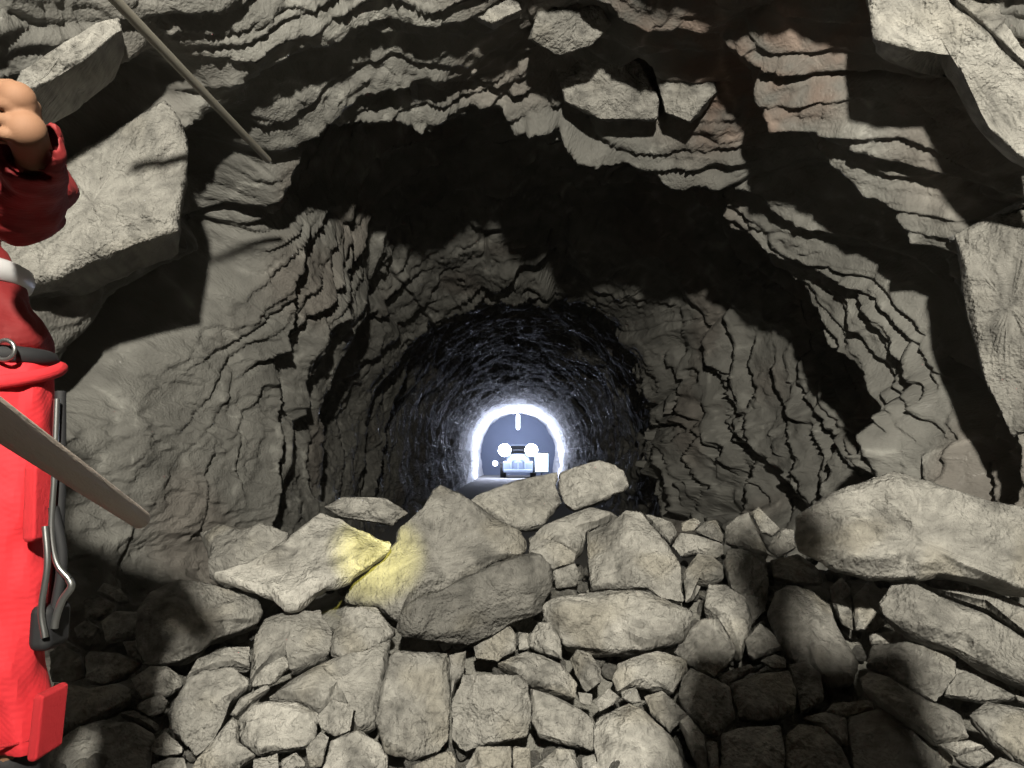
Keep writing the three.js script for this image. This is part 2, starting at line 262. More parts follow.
// A broken stone: its outline lies on its own broken face (centre, normal), the body goes back from there and narrows.
function stoneGeometry(outline, C, n, thick, seed, o = {}) {
  const ex = new THREE.Vector3().crossVectors(new THREE.Vector3(0, 1, 0), n); if (ex.lengthSq() < 0.01) ex.set(1, 0, 0); ex.normalize();
  const ey = new THREE.Vector3().crossVectors(n, ex), q = outline.map((p) => [p.clone().sub(C).dot(ex), p.clone().sub(C).dot(ey)]);
  let size = 0; for (const p of q) size = Math.max(size, Math.hypot(p[0], p[1]));
  const N = o.round || 96, per = []; let L = 0;
  for (let i = 0; i < q.length; i++) { per.push(L); const b = q[(i + 1) % q.length]; L += Math.hypot(b[0] - q[i][0], b[1] - q[i][1]); }
  const rim = [], soft = o.soft ?? 0.03, chamfer = [];
  for (let k = 0; k < N; k++) {
    const l = (k / N) * L; let i = q.length - 1; while (per[i] > l) i--;
    const a = q[i], b = q[(i + 1) % q.length], t = (l - per[i]) / Math.max(1e-6, (i + 1 < q.length ? per[i + 1] : L) - per[i]);
    rim.push([lerp(a[0], b[0], t), lerp(a[1], b[1], t)]); chamfer.push(0.55 + 2.4 * hash(seed, i, 55) ** 2);
  }
  const sm = rim.map((p, k) => { const a = rim[(k + N - 1) % N], b = rim[(k + 1) % N], c = 1 + 0.02 * noise(p[0] * 9 / size, p[1] * 9 / size, seed * 3.3) + 0.012 * noise(p[0] * 30 / size, p[1] * 30 / size, seed); return [((a[0] + b[0]) * soft + p[0] * (1 - 2 * soft)) * c, ((a[1] + b[1]) * soft + p[1] * (1 - 2 * soft)) * c]; });
  for (let r = 0; r < 3; r++) { const c = chamfer.slice(); for (let k = 0; k < N; k++) chamfer[k] = (c[(k + N - 1) % N] + c[k] + c[(k + 1) % N]) / 3; }
  // front relief: a flat face cut by a few random slanting breaks
  const R = (k) => hash(seed, k, 77), cuts = [];
  for (let k = 0; k < (o.cuts ?? 4); k++) { const a = R(k) * 6.283; cuts.push([Math.cos(a), Math.sin(a), (0.15 + 0.6 * R(k + 10)) * size, 0.2 + 0.7 * R(k + 20)]); }
  const tilt = [(R(31) - 0.5) * 0.3, (R(32) - 0.5) * 0.3], bulge = (o.bulge ?? 0.16) * size, rows = [], front = [0, 0.1, 0.2, 0.3, 0.4, 0.49, 0.57, 0.64, 0.71, 0.77, 0.83, 0.88, 0.92, 0.96, 1];
  for (const f of front) rows.push([f, 'f']);
  for (const [f, d] of [[1.0, 0.12], [0.99, 0.3], [0.95, 0.52], [0.87, 0.74], [0.72, 0.92], [0.45, 1.0], [0.0, 1.03]]) rows.push([f, d]);
  const pos = [], uv = [], col = [], tone = o.tone ?? 0.3, warm = o.warm ?? 0.5, idx = [];
  rows.forEach(([f, d], j) => {
    for (let k = 0; k < N; k++) {
      let x = sm[k][0] * f, y = sm[k][1] * f, h;
      if (d === 'f') {
        h = bulge * (1 + tilt[0] * x / size * 2 + tilt[1] * y / size * 2);
        for (const c of cuts) h = Math.min(h, bulge + c[3] * (c[2] - (x * c[0] + y * c[1])) * 0.8);
        h = Math.min(h, chamfer[k] * (1 - f) * Math.hypot(sm[k][0], sm[k][1])); h += 0.035 * size * terrace(2.2 * noise(x * 2.3 / size + seed, y * 2.3 / size, 4.5), 0.08) * (1 - f ** 5);
        if (o.layers) h += 0.05 * size * (terrace((y + 0.25 * x) / size * o.layers + 1.2 * noise(x * 3 / size, y * 3 / size, seed), 0.15) / o.layers) * (1 - f ** 6);
      } else h = -d * thick;
      const nn = size * (0.045 * fbm(x * 2.6 / size + seed * 5.1, y * 2.6 / size, h * 2.6 / size, 3) + 0.012 * fbm(x * 9 / size, y * 9 / size, h * 9 / size + seed, 3));
      if (d === 'f') h += nn * (1 - 0.7 * f ** 8); else { const l = Math.hypot(x, y) + 1e-6; x += x / l * nn * 1.2 * (f > 0.01 ? 1 : 0); y += y / l * nn * 1.2; }
      const p = C.clone().addScaledVector(ex, x).addScaledVector(ey, y).addScaledVector(n, h);
      pos.push(p.x - C.x, p.y - C.y, p.z - C.z); uv.push(x + seed * 0.37 + (d === 'f' ? 0 : 0.4 * d * thick), y + seed * 0.73 + (d === 'f' ? 0 : d * thick));
      const m = fbm(p.x * 3.1, p.y * 3.1, p.z * 3.1 + seed, 3), m2 = fbm(p.x * 26, p.y * 26, p.z * 26, 2);
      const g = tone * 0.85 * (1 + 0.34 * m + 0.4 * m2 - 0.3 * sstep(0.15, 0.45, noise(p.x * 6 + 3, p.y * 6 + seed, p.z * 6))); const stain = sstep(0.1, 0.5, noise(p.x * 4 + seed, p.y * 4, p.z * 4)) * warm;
      col.push(g * 1.02, g * (0.995 - 0.05 * stain), g * (0.935 - 0.15 * stain));
    }
  });
  for (let j = 0; j < rows.length - 1; j++) for (let k = 0; k < N; k++) { const a = j * N + k, b = j * N + (k + 1) % N, c = a + N, e = b + N; if (j > 0) idx.push(a, c, b); if (j < rows.length - 2 || true) idx.push(b, c, e); }
  let P3 = new Float32Array(pos); let I3 = new Uint32Array(idx);
  // outward winding
  let vol = 0; for (let t = 0; t < I3.length; t += 3) { const [a, b, c] = [I3[t] * 3, I3[t + 1] * 3, I3[t + 2] * 3]; vol += P3[a] * (P3[b + 1] * P3[c + 2] - P3[b + 2] * P3[c + 1]) - P3[a + 1] * (P3[b] * P3[c + 2] - P3[b + 2] * P3[c]) + P3[a + 2] * (P3[b] * P3[c + 1] - P3[b + 1] * P3[c]); }
  if (vol < 0) for (let t = 0; t < I3.length; t += 3) { const s = I3[t]; I3[t] = I3[t + 1]; I3[t + 1] = s; }
  // the middle rows fold to a point: share one normal there
  const nrm = smooth(P3, I3);
  for (const j of [0, rows.length - 1]) { let x = 0, y = 0, z = 0; for (let k = 0; k < N; k++) { const q2 = (j * N + k) * 3; x += nrm[q2]; y += nrm[q2 + 1]; z += nrm[q2 + 2]; } const l = Math.hypot(x, y, z) || 1; for (let k = 0; k < N; k++) { const q2 = (j * N + k) * 3; nrm[q2] = x / l; nrm[q2 + 1] = y / l; nrm[q2 + 2] = z / l; } }
  return buffer(P3, I3, new Float32Array(uv), new Float32Array(col), nrm);
}
let stoneCount = 0;
function stone(name, label, pts, o = {}) {
  const seed = ++stoneCount; let cx = 0, cy = 0;
  for (let i = 0; i < pts.length; i += 2) { cx += pts[i]; cy += pts[i + 1]; } cx /= pts.length / 2; cy /= pts.length / 2;
  const depth = heapDepth(cx, cy) + (o.dz || 0), C = at(cx, cy, depth), view = C.clone().normalize().negate();
  const n = HEAP.clone().multiplyScalar(o.up ?? 0.55).addScaledVector(view, 1 - (o.up ?? 0.55));
  n.x += (o.nx ?? (hash(seed, 3) - 0.5) * 0.3); n.y += (o.ny ?? (hash(seed, 4) - 0.5) * 0.3); n.normalize();
  const outline = []; let size = 0;
  for (let i = 0; i < pts.length; i += 2) { const r = ray(pts[i], pts[i + 1]), p = r.multiplyScalar(C.dot(n) / r.dot(n)); outline.push(p); size = Math.max(size, p.distanceTo(C)); }
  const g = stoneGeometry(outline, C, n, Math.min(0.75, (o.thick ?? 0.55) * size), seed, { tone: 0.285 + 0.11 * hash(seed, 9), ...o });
  const m = mesh(name, g, stoneRock); m.position.copy(C); m.userData.label = label; m.userData.category = name === 'boulder' ? 'boulder' : 'stone'; m.userData.group = 'fallen rock in the rubble heap';
  return m;
}
const B = 'boulder', S = 'rubble_stone';
// crest
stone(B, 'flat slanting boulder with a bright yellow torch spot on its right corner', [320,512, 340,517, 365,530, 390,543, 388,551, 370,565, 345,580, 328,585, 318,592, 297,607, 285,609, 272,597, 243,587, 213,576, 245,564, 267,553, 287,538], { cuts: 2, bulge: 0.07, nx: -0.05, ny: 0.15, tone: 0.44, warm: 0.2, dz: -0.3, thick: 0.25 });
stone(B, 'low flat slab lying behind the boulder with the yellow torch spot', [325,507, 343,497, 365,497, 385,498, 400,507, 408,513, 391,525, 370,521, 340,517], { up: 0.3, dz: 0.25,  });
stone(B, 'dark thin slab leaning left of the torch-lit boulder, below the left wall', [200,535, 223,529, 267,527, 287,531, 270,551, 243,564, 209,575, 211,560], { up: 0.9, dz: 0.15, nx: -0.3 });
stone(B, 'big left boulder with a pale ridge down its middle, half in shadow', [137,611, 150,592, 180,579, 211,583, 257,599, 263,612, 260,622, 233,633, 211,641, 199,652, 179,661, 150,665, 141,661, 139,637], { cuts: 5, bulge: 0.24, dz: -0.1 });
stone(B, 'rounded grey boulder below the torch-lit slab, with a small chip against its foot', [252,655, 255,638, 265,619, 282,612, 306,609, 319,609, 332,629, 331,645, 329,654, 297,668, 289,670, 286,655, 264,666, 250,680], { bulge: 0.2,  });
stone(S, 'small pale chip leaning on the foot of a rounded grey boulder', [255,676, 265,666, 286,656, 289,666, 270,684, 251,686], { dz: -0.12,  });
stone(B, 'five-sided stone directly below the yellow-lit corner of the peaked boulder', [331,641, 345,607, 376,606, 390,626, 394,633, 385,641, 370,648, 343,656, 331,653], {});
stone(B, 'wide rough boulder with crumbly grey top between pillar block and left stones', [391,640, 384,683, 375,722, 356,727, 352,705, 334,698, 320,709, 297,700, 268,698, 291,680, 313,667, 336,657, 370,650], { cuts: 5, ny: 0.2 });
stone(S, 'small square block set into the front of the wide rough boulder', [316,717, 333,699, 354,706, 350,730, 335,736, 321,728], { dz: -0.1,  });
stone(B, 'smooth rounded boulder in the lower left foreground under the crumbly one', [239,718, 252,704, 267,701, 297,702, 318,713, 316,737, 306,746, 282,749, 258,754, 240,742], { bulge: 0.2 });
stone(S, 'thin pale sliver lying between two lower left boulders', [230,715, 240,698, 267,684, 270,688, 252,701, 236,716], { dz: -0.05,  });
stone(B, 'large plain block with a stepped right face at lower left', [187,679, 204,670, 233,667, 248,679, 248,686, 231,700, 226,715, 211,742, 195,755, 172,730, 167,713], { bulge: 0.18,  });
stone(S, 'flat stone wedged under the half-shadowed left boulder', [187,677, 196,660, 220,649, 249,645, 250,666, 235,664, 204,670], {});
stone(S, 'dark rounded stone in shadow under the left end of the big left boulder', [131,679, 150,666, 167,666, 181,676, 182,684, 166,695, 142,699], {});
stone(S, 'small oval shadowed stone, lower left, below a dark rounded one', [133,705, 150,698, 162,695, 168,701, 164,710, 149,716], { dz: -0.05 });
stone(S, 'small five-cornered stone at lower left edge of the lit rubble', [153,742, 165,731, 182,747, 182,753, 163,756, 151,752], {});
stone(S, 'cut-off pale stone at the bottom edge, lower left', [152,764, 169,757, 184,758, 189,775, 180,800, 150,795], {});
stone(B, 'sloping boulder at the bottom edge under the smooth rounded one', [192,764, 213,740, 233,716, 238,722, 239,742, 256,755, 240,766, 238,800, 200,800], {});
stone(S, 'square pale stone cut by the bottom edge beneath the smooth rounded boulder', [253,759, 277,753, 279,770, 277,795, 253,795], {});
stone(S, 'little grey lump beside a square pale stone at the bottom edge', [281,760, 296,752, 305,762, 303,790, 283,790], {});
stone(S, 'upright little stone below the square block on the rough boulder', [306,748, 321,731, 329,737, 322,766, 309,768], {});
stone(B, 'crumbly low stone at the bottom edge left of the tall pillar block', [331,741, 357,730, 379,742, 388,757, 386,800, 325,800, 323,768], { cuts: 6 });
// centre
stone(B, 'tall pale pillar-like block standing in the lower centre', [395,650, 447,654, 450,697, 449,738, 438,751, 414,760, 385,747, 375,722, 380,697, 389,657], { up: 0.25, bulge: 0.1, cuts: 2, dz: -0.1 });
stone(S, 'narrow splinter leaning on the right side of the tall pillar block', [449,655, 466,651, 464,671, 455,683, 451,701], { up: 0.3,  });
stone(B, 'trapezoid block with a dark foot, right of the pillar block', [463,674, 521,675, 528,685, 531,717, 528,737, 492,744, 466,751, 452,738, 452,703], { up: 0.2, ny: -0.12, bulge: 0.12,  });
stone(B, 'low slab roofing the gap above two centre blocks', [498,663, 526,651, 541,655, 563,665, 577,683, 576,698, 552,690, 529,684, 515,672], { up: 0.6,  });
stone(B, 'dipping block under the low slab right of the trapezoid block', [530,689, 551,694, 582,710, 593,720, 593,748, 565,741, 537,733, 532,717], {});
stone(S, 'pointed pale stone tucked under the dark speckled boulder', [474,646, 492,637, 510,626, 516,634, 516,650, 498,660, 476,657], { tone: 0.32 });
stone(S, 'egg-shaped upright stone below the wide layered block', [530,635, 538,622, 552,622, 560,639, 562,659, 541,652, 530,646], { bulge: 0.25 });
stone(S, 'tiny dark stone between the pointed pale and egg-shaped stones', [518,632, 528,633, 529,648, 519,650], { dz: 0.1 });
stone(S, 'oval upright stone under the left end of the wide layered block', [570,659, 577,649, 590,653, 601,668, 601,682, 586,691, 577,677], { bulge: 0.25 });
stone(S, 'tiny flat stone under an oval upright stone', [578,692, 592,694, 592,706, 580,703], {});
stone(S, 'small bright wedge above the round foreground boulder', [595,702, 609,688, 620,697, 612,705, 600,711], {});
stone(S, 'square dark stone at bottom edge below the trapezoid block', [466,766, 477,747, 511,746, 512,800, 462,800], { up: 0.3,  });
stone(S, 'narrow stone at the bottom edge beside a square dark one', [513,747, 530,747, 531,800, 513,800], { up: 0.3,  });
stone(S, 'low grey stone at bottom edge, foot of the pillar block', [412,766, 438,754, 451,751, 455,758, 455,800, 400,800], {});
stone(S, 'dim stone at bottom edge under the dipping block', [532,768, 557,748, 575,750, 579,768, 576,800, 532,800], { dz: 0.1 });
stone(S, 'small rounded stone at bottom edge left of the round boulder', [582,757, 594,754, 601,768, 598,790, 581,790], { dz: 0.05 });
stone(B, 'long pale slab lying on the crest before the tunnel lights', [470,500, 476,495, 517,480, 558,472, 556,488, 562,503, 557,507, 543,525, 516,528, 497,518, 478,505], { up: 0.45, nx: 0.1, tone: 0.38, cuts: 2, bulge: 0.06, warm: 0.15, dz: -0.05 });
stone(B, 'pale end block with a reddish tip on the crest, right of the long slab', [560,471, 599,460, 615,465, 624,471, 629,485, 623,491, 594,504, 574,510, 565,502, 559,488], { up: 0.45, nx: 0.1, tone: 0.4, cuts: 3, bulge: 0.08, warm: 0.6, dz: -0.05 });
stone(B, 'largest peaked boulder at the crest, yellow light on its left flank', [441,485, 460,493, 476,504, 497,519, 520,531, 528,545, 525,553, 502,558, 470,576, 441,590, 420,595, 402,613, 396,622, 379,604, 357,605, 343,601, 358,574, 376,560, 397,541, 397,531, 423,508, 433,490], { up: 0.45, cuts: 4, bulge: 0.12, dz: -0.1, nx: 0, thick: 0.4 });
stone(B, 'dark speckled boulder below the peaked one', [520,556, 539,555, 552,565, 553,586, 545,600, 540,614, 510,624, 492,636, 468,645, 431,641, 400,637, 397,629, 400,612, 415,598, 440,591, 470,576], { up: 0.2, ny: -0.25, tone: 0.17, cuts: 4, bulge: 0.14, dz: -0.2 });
stone(S, 'small split stone under the crest slab, upper half', [530,552, 544,538, 562,544, 576,553, 574,562, 551,569, 541,556], { dz: 0.05 });
stone(S, 'small split stone under the crest slab, lower half', [553,571, 575,563, 581,573, 576,585, 556,588], { dz: 0.05 });
stone(B, 'rough ledge stone below the pale end block of the crest', [529,537, 544,525, 576,512, 591,507, 612,512, 618,517, 602,524, 586,531, 584,546, 577,552, 562,543, 546,538, 532,550], { up: 0.6 });
stone(B, 'large square-faced boulder in the upper centre, rounded shadow across it', [586,530, 604,524, 624,509, 643,512, 656,530, 670,547, 680,564, 684,600, 661,597, 646,587, 612,588, 590,590], { up: 0.35, bulge: 0.12,  });
stone(S, 'bright corner piece on the top right of the square-faced boulder', [645,514, 673,524, 677,532, 670,543, 657,530], { up: 0.7 });
stone(S, 'bright stone with a dark cross band, right of the square-faced boulder', [672,546, 680,533, 697,535, 723,544, 724,553, 717,557, 697,552, 681,556], {});
stone(S, 'bright lower block stacked under the banded bright stone', [683,573, 697,554, 711,553, 723,565, 723,577, 709,581, 695,577, 691,597, 686,600], {});
stone(B, 'knobbly pale stone leaning right of the dark slot', [709,583, 726,585, 747,599, 753,621, 748,639, 741,660, 732,640, 718,617, 705,607], {});
stone(B, 'smooth half-shaded stone left of the knobbly pale one', [674,652, 687,630, 702,619, 718,619, 736,649, 731,661, 714,676, 688,664], { bulge: 0.2 });
stone(B, 'wide layered block with a flat top in the middle of the heap', [541,606, 556,597, 583,594, 609,590, 641,590, 662,598, 695,612, 690,624, 682,639, 648,650, 602,650, 563,645, 556,633, 545,620], { up: 0.3, layers: 5, cuts: 3, dz: -0.1 });
stone(B, 'humped pale stone under the right end of the wide layered block', [612,679, 617,664, 634,657, 660,649, 687,660, 687,669, 673,693, 661,687, 630,685, 617,691], {});
stone(S, 'pale diamond-shaped stone above the narrow upright one', [644,696, 662,690, 687,714, 670,733, 652,715], {});
stone(S, 'small stone at the top of the round foreground boulder', [621,691, 636,687, 642,702, 631,703, 622,698], {});
stone(B, 'big round boulder in the centre foreground, cut by the bottom edge', [595,728, 600,717, 629,703, 643,709, 672,737, 683,760, 683,800, 602,800, 595,748], { bulge: 0.2, cuts: 3 });
stone(B, 'dull brownish stone between the diamond-shaped and domed stones', [678,696, 683,676, 690,667, 714,679, 730,686, 735,717, 717,737, 705,730, 688,712], {});
stone(B, 'domed stone with a curved bright band on its right', [728,684, 756,674, 789,671, 797,691, 795,710, 761,721, 739,717, 735,705], { bulge: 0.25 });
stone(S, 'narrow upright pale stone at the bottom, right of the round boulder', [680,721, 687,715, 704,735, 709,770, 699,768], {});
stone(S, 'thin dim stone behind a narrow upright pale one at bottom edge', [706,736, 718,738, 719,790, 711,790], { dz: 0.05 });
stone(B, 'brownish square block at the bottom edge below the domed stone', [722,734, 739,728, 780,725, 785,754, 782,795, 719,795], { up: 0.35 });
stone(S, 'round dim stone beside the knobbly pale one', [746,640, 760,623, 775,635, 782,649, 756,659, 748,654], { bulge: 0.28 });
stone(S, 'little bright split stone above the domed stone', [761,660, 775,654, 786,659, 786,667, 773,668], {});
stone(S, 'flat dim stone left of a little bright split stone', [717,677, 731,670, 751,665, 755,668, 737,678, 727,683], { up: 0.8 });
stone(B, 'dull stone right behind the curved bright band', [788,665, 807,661, 821,674, 824,698, 801,712, 797,686], { dz: 0.05 });
stone(B, 'dull boulder at bottom edge right of the brownish square block', [786,736, 798,724, 822,727, 842,748, 852,770, 850,800, 787,800], {});
// right
stone(B, 'giant pale boulder on the right, leaning against the wall', [795,533, 797,516, 834,491, 896,471, 946,487, 987,500, 1024,507, 1038,514, 1038,596, 1024,593, 991,582, 946,574, 908,577, 875,577, 834,569, 813,557, 797,549], { up: 0.45, cuts: 3, bulge: 0.14, dz: -1.0, warm: 0.5, round: 128, thick: 0.45, nx: 0 });
stone(B, 'thin plate wedged just under the giant pale boulder', [904,577, 946,579, 987,587, 1024,606, 1060,622, 1058,645, 1024,632, 987,609, 946,595, 913,585], { up: 0.3, layers: 4, dz: -0.5, thick: 0.2 });
stone(B, 'long pale block slanting to the right edge under the thin plate', [879,603, 892,585, 908,585, 946,598, 979,612, 1024,637, 1062,655, 1062,700, 1024,682, 1004,674, 958,649, 933,642, 904,628, 884,616], { up: 0.45, cuts: 3, bulge: 0.15, dz: -0.5, thick: 0.4 });
stone(B, 'pale squarish stone below the long slanting block', [867,665, 873,645, 917,641, 956,653, 956,674, 937,702, 917,690, 888,674], { dz: -0.2 });
stone(B, 'narrow diagonal stone with a pale broken end, lower right', [859,674, 867,670, 891,679, 933,703, 961,715, 968,735, 937,740, 896,711, 863,688], { dz: -0.25 });
stone(S, 'dark rough stone right of the pale squarish one', [946,693, 958,662, 979,661, 1012,690, 1017,697, 987,700], { dz: -0.15 });
stone(B, 'rough banded stone cut by the right edge near the bottom', [969,715, 987,702, 1024,708, 1055,718, 1055,775, 1024,762, 995,741], { dz: -0.25, layers: 4 });
stone(S, 'small pale stone at the right edge above the rough banded one', [1014,690, 1024,681, 1048,690, 1045,707, 1019,699], { dz: -0.2 });
stone(B, 'large smooth dark boulder in the shaded middle right', [768,612, 775,592, 790,585, 810,587, 830,604, 836,624, 858,661, 854,681, 830,686, 817,674, 789,657, 776,640], { bulge: 0.2, cuts: 3 });
stone(S, 'small dark upright stone under the left end of the giant boulder', [830,587, 842,577, 850,588, 853,630, 842,624, 832,603], {});
stone(S, 'little angular stone beside a small dark upright one', [854,596, 868,582, 868,604, 886,624, 875,630, 856,629], {});
stone(S, 'thin dark stone lying above the pale squarish stone', [869,635, 903,629, 931,642, 871,644], { dz: -0.1 });
stone(B, 'broad dark boulder at the bottom edge, lower right', [851,716, 879,708, 904,720, 936,742, 953,757, 950,800, 856,800], { bulge: 0.15 });
stone(S, 'flat bright stone near the bottom right corner', [955,757, 986,748, 995,757, 979,766, 968,764], { up: 0.8, dz: -0.2 });
stone(S, 'thin stone above a flat bright one near the bottom right', [938,743, 970,740, 985,747, 958,754], { up: 0.8, dz: -0.2 });
stone(S, 'pale stone cut by the bottom edge in the right corner', [983,770, 1000,757, 1024,766, 1050,775, 1045,800, 985,800], { dz: -0.2 });
stone(S, 'thin flat slab below the large smooth dark boulder', [827,711, 832,704, 872,701, 874,709, 845,716], { up: 0.8 });
stone(S, 'dim wedge under a thin flat slab, right of centre', [803,717, 826,712, 846,718, 850,744, 842,745, 822,725], { dz: 0.05 });
stone(B, 'dark upright boulder in shadow, right of the bright crest stones', [727,549, 741,548, 765,556, 769,582, 765,611, 754,620, 748,600, 731,587, 726,561], {});
stone(B, 'dark slab leaning on the crest before the right wall', [725,527, 739,515, 748,512, 765,546, 768,556, 740,546, 726,541], {});
stone(S, 'small dark stone against the right wall on the crest', [751,512, 758,507, 768,517, 780,529, 773,535, 761,531], { dz: 0.1 });
stone(S, 'dark stone touching the left tip of the giant boulder', [768,548, 774,537, 783,528, 794,530, 796,547, 778,557], {});
stone(S, 'shaded stone below the left tip of the giant boulder', [771,560, 798,554, 818,568, 823,582, 793,581, 774,577], {});
stone(S, 'crumbly small stone on the crest right of the bright band', [695,531, 704,522, 716,519, 724,536, 722,542, 703,535], {});
stone(S, 'small crest stone beside a crumbly one', [681,523, 695,517, 701,522, 694,530, 682,531], {});
// far left, in shadow
stone(S, 'pale flat stone in the shadow near the hanging tools', [84,601, 97,595, 116,605, 112,612, 95,618, 85,617], { up: 0.8 });
stone(S, 'thin curved flake behind a pale flat stone near the tools', [97,591, 104,583, 119,587, 130,601, 117,603], {});
stone(S, 'little stone right below the hanging tools', [74,628, 87,619, 100,628, 92,638, 77,637], {});
stone(S, 'dim stone left of the big left boulder', [101,622, 116,611, 139,612, 140,633, 122,638, 106,641], {});
stone(B, 'long dim stone in the left shadow beneath the pale flat stone', [85,657, 90,651, 119,653, 141,664, 127,676, 103,684, 87,679], {});
stone(S, 'dark stone beside the red trouser leg', [50,652, 60,644, 81,655, 85,676, 68,682, 51,680], {});
stone(B, 'broad dark boulder in the left shadow beside the trouser flap', [54,683, 89,688, 119,683, 129,688, 130,698, 89,719, 56,735], {});
stone(B, 'large dark boulder in the bottom left corner', [49,750, 81,726, 103,720, 135,723, 154,734, 149,755, 140,800, 40,800], { bulge: 0.18 });
stone(S, 'thin dark stone above the large bottom left boulder', [119,712, 135,711, 159,725, 155,730, 135,720], { up: 0.8 });
stone(S, 'small dark stone left of a rounded shadowed one', [123,642, 138,640, 149,656, 143,663, 128,655], {});
stone(S, 'small dark pebble above the stone beside the trouser leg', [51,640, 62,636, 80,649, 66,652, 54,648], {});
// fines and small stones under and between them
{
  const nx = 90, nz = 120, pos = [], idx = [], uv = [], col = [];
  const bed = (x, z) => { const top = -1.44 + (-z - 3.4) * SLOPE, crest = -0.5 - 0.55 * sstep(-0.9, -2.2, x) + 0.05 * noise(x * 1.4, 1, 2), h = Math.min(top, crest - 0.5 * Math.max(0, -z - 5.4)); return Math.max(h - 0.33, lerp(FLOOR_Y - 0.05, -0.82, sstep(-2.45, -1.8, z))) + 0.06 * fbm(x * 3, z * 3, 2, 3) + 0.24 * bump(x, 0.7, 0.45) * bump(z, -0.4, 0.5); };
  for (let j = 0; j < nz; j++) for (let i = 0; i < nx; i++) { const x = lerp(-3.1, 3.1, i / (nx - 1)), z = lerp(3.5, -8, j / (nz - 1)), y = bed(x, z); pos.push(x, y, z); uv.push(x, z); const g = 0.2 * (1 + 0.4 * fbm(x * 9, z * 9, 1, 3)); col.push(g, g * 0.98, g * 0.9); if (i && j) { const d = j * nx + i, c = d - 1, b = d - nx, a = b - 1; idx.push(a, b, c, b, d, c); } }
  const g = buffer(new Float32Array(pos), new Uint32Array(idx), new Float32Array(uv), new Float32Array(col));
  structure(mesh('floor_rubble', g, stoneRock));
  const q = []; for (let i = 0; i < 9; i++) { const a = i / 9 * 6.283, r = 0.75 + 0.35 * hash(i, 5); q.push(new THREE.Vector3(Math.cos(a) * r, 0, Math.sin(a) * r * 0.8)); }
  const pg = stoneGeometry(q, new THREE.Vector3(), new THREE.Vector3(0, 0.999, 0.04).normalize(), 0.7, 991, { round: 14, bulge: 0.5, tone: 0.3 });
  const inst = new THREE.InstancedMesh(pg, stoneRock, 900), m4 = new THREE.Matrix4(), qn = new THREE.Quaternion(), e = new THREE.Euler();
  for (let i = 0; i < 900; i++) { const x = rr(-2.4, 2.4), z = rr(-2.4, -5.3), s = rr(0.03, 0.085); e.set(rr(0, 6), rr(0, 6), rr(0, 6)); qn.setFromEuler(e); m4.compose(new THREE.Vector3(x, bed(x, z) + 0.03 + rr(0, 0.1), z), qn, new THREE.Vector3(s * rr(0.7, 1.3), s, s)); inst.setMatrixAt(i, m4); const k = rr(0.7, 1.2); inst.setColorAt(i, new THREE.Color(k, k, k)); }
  inst.name = 'small_rubble'; shade(inst); inst.userData = { kind: 'stuff', label: 'small broken stones filling the gaps between the boulders', category: 'rubble' }; scene.add(inst);
}

// ---------------------------------------------------------------- big broken slabs standing out of the walls and roof
let slabSeed = 500;
function slab(name, parent, pts, normal, o = {}) {
  let cx = 0, cy = 0; for (let i = 0; i < pts.length; i += 2) { cx += pts[i]; cy += pts[i + 1]; } cx /= pts.length / 2; cy /= pts.length / 2;
  const hit = reach(...(o.on || [cx, cy]))[2], C = hit.multiplyScalar(1 - (o.out ?? 0.2) / hit.length()), n = new THREE.Vector3(...normal).normalize(), outline = [];
  for (let i = 0; i < pts.length; i += 2) { const r = ray(pts[i], pts[i + 1]); outline.push(r.multiplyScalar(C.dot(n) / r.dot(n))); }
  if (o.on) { C.set(0, 0, 0); for (const v of outline) C.addScaledVector(v, 1 / outline.length); }
  const g = stoneGeometry(outline, C, n, o.thick ?? 0.6, ++slabSeed, { cuts: 2, bulge: 0.05, tone: 0.3, round: 160, warm: 0.2, ...o });
  const m = mesh(name, g, stoneRock, parent); m.position.copy(C); return m;
}
slab('rock_slab', wallLeft, [65,160, 105,135, 165,100, 182,120, 189,150, 178,232, 135,245, 92,262, 60,280, 28,287, -10,290, -20,215, 30,190], [0.4, 0.02, 0.92], { out: 0.62, thick: 0.9, tone: 0.36 });
slab('rock_slab', wallLeft, [20,72, 60,45, 118,12, 122,30, 85,60, 36,90, 5,110], [0.4, -0.05, 0.9], { out: 0.5, thick: 0.5, tone: 0.36 });
slab('rock_slab', wallRight, [867,-40, 868,0, 872,40, 900,50, 940,37, 965,80, 990,130, 1024,160, 1050,175, 1050,92, 1020,66, 985,33, 950,3, 930,-40], [-0.45, -0.15, 0.88], { on: [950, 60], out: 0.6, thick: 0.35, tone: 0.38, cuts: 1, bulge: 0.02, layers: 3 });
slab('rock_slab', wallRight, [938,-40, 956,0, 990,30, 1026,65, 1060,92, 1090,40, 1060,-60], [-0.45, -0.15, 0.88], { on: [950, 60], out: 0.6, thick: 0.35, tone: 0.38, cuts: 1, bulge: 0.02, layers: 3 });
slab('rock_slab', wallRight, [955,235, 1000,212, 1040,190, 1070,300, 1060,420, 1012,436, 985,380, 965,310], [-0.6, 0.1, 0.8], { out: 0.25, thick: 0.6, tone: 0.27, cuts: 6, layers: 7, bulge: 0.15 });
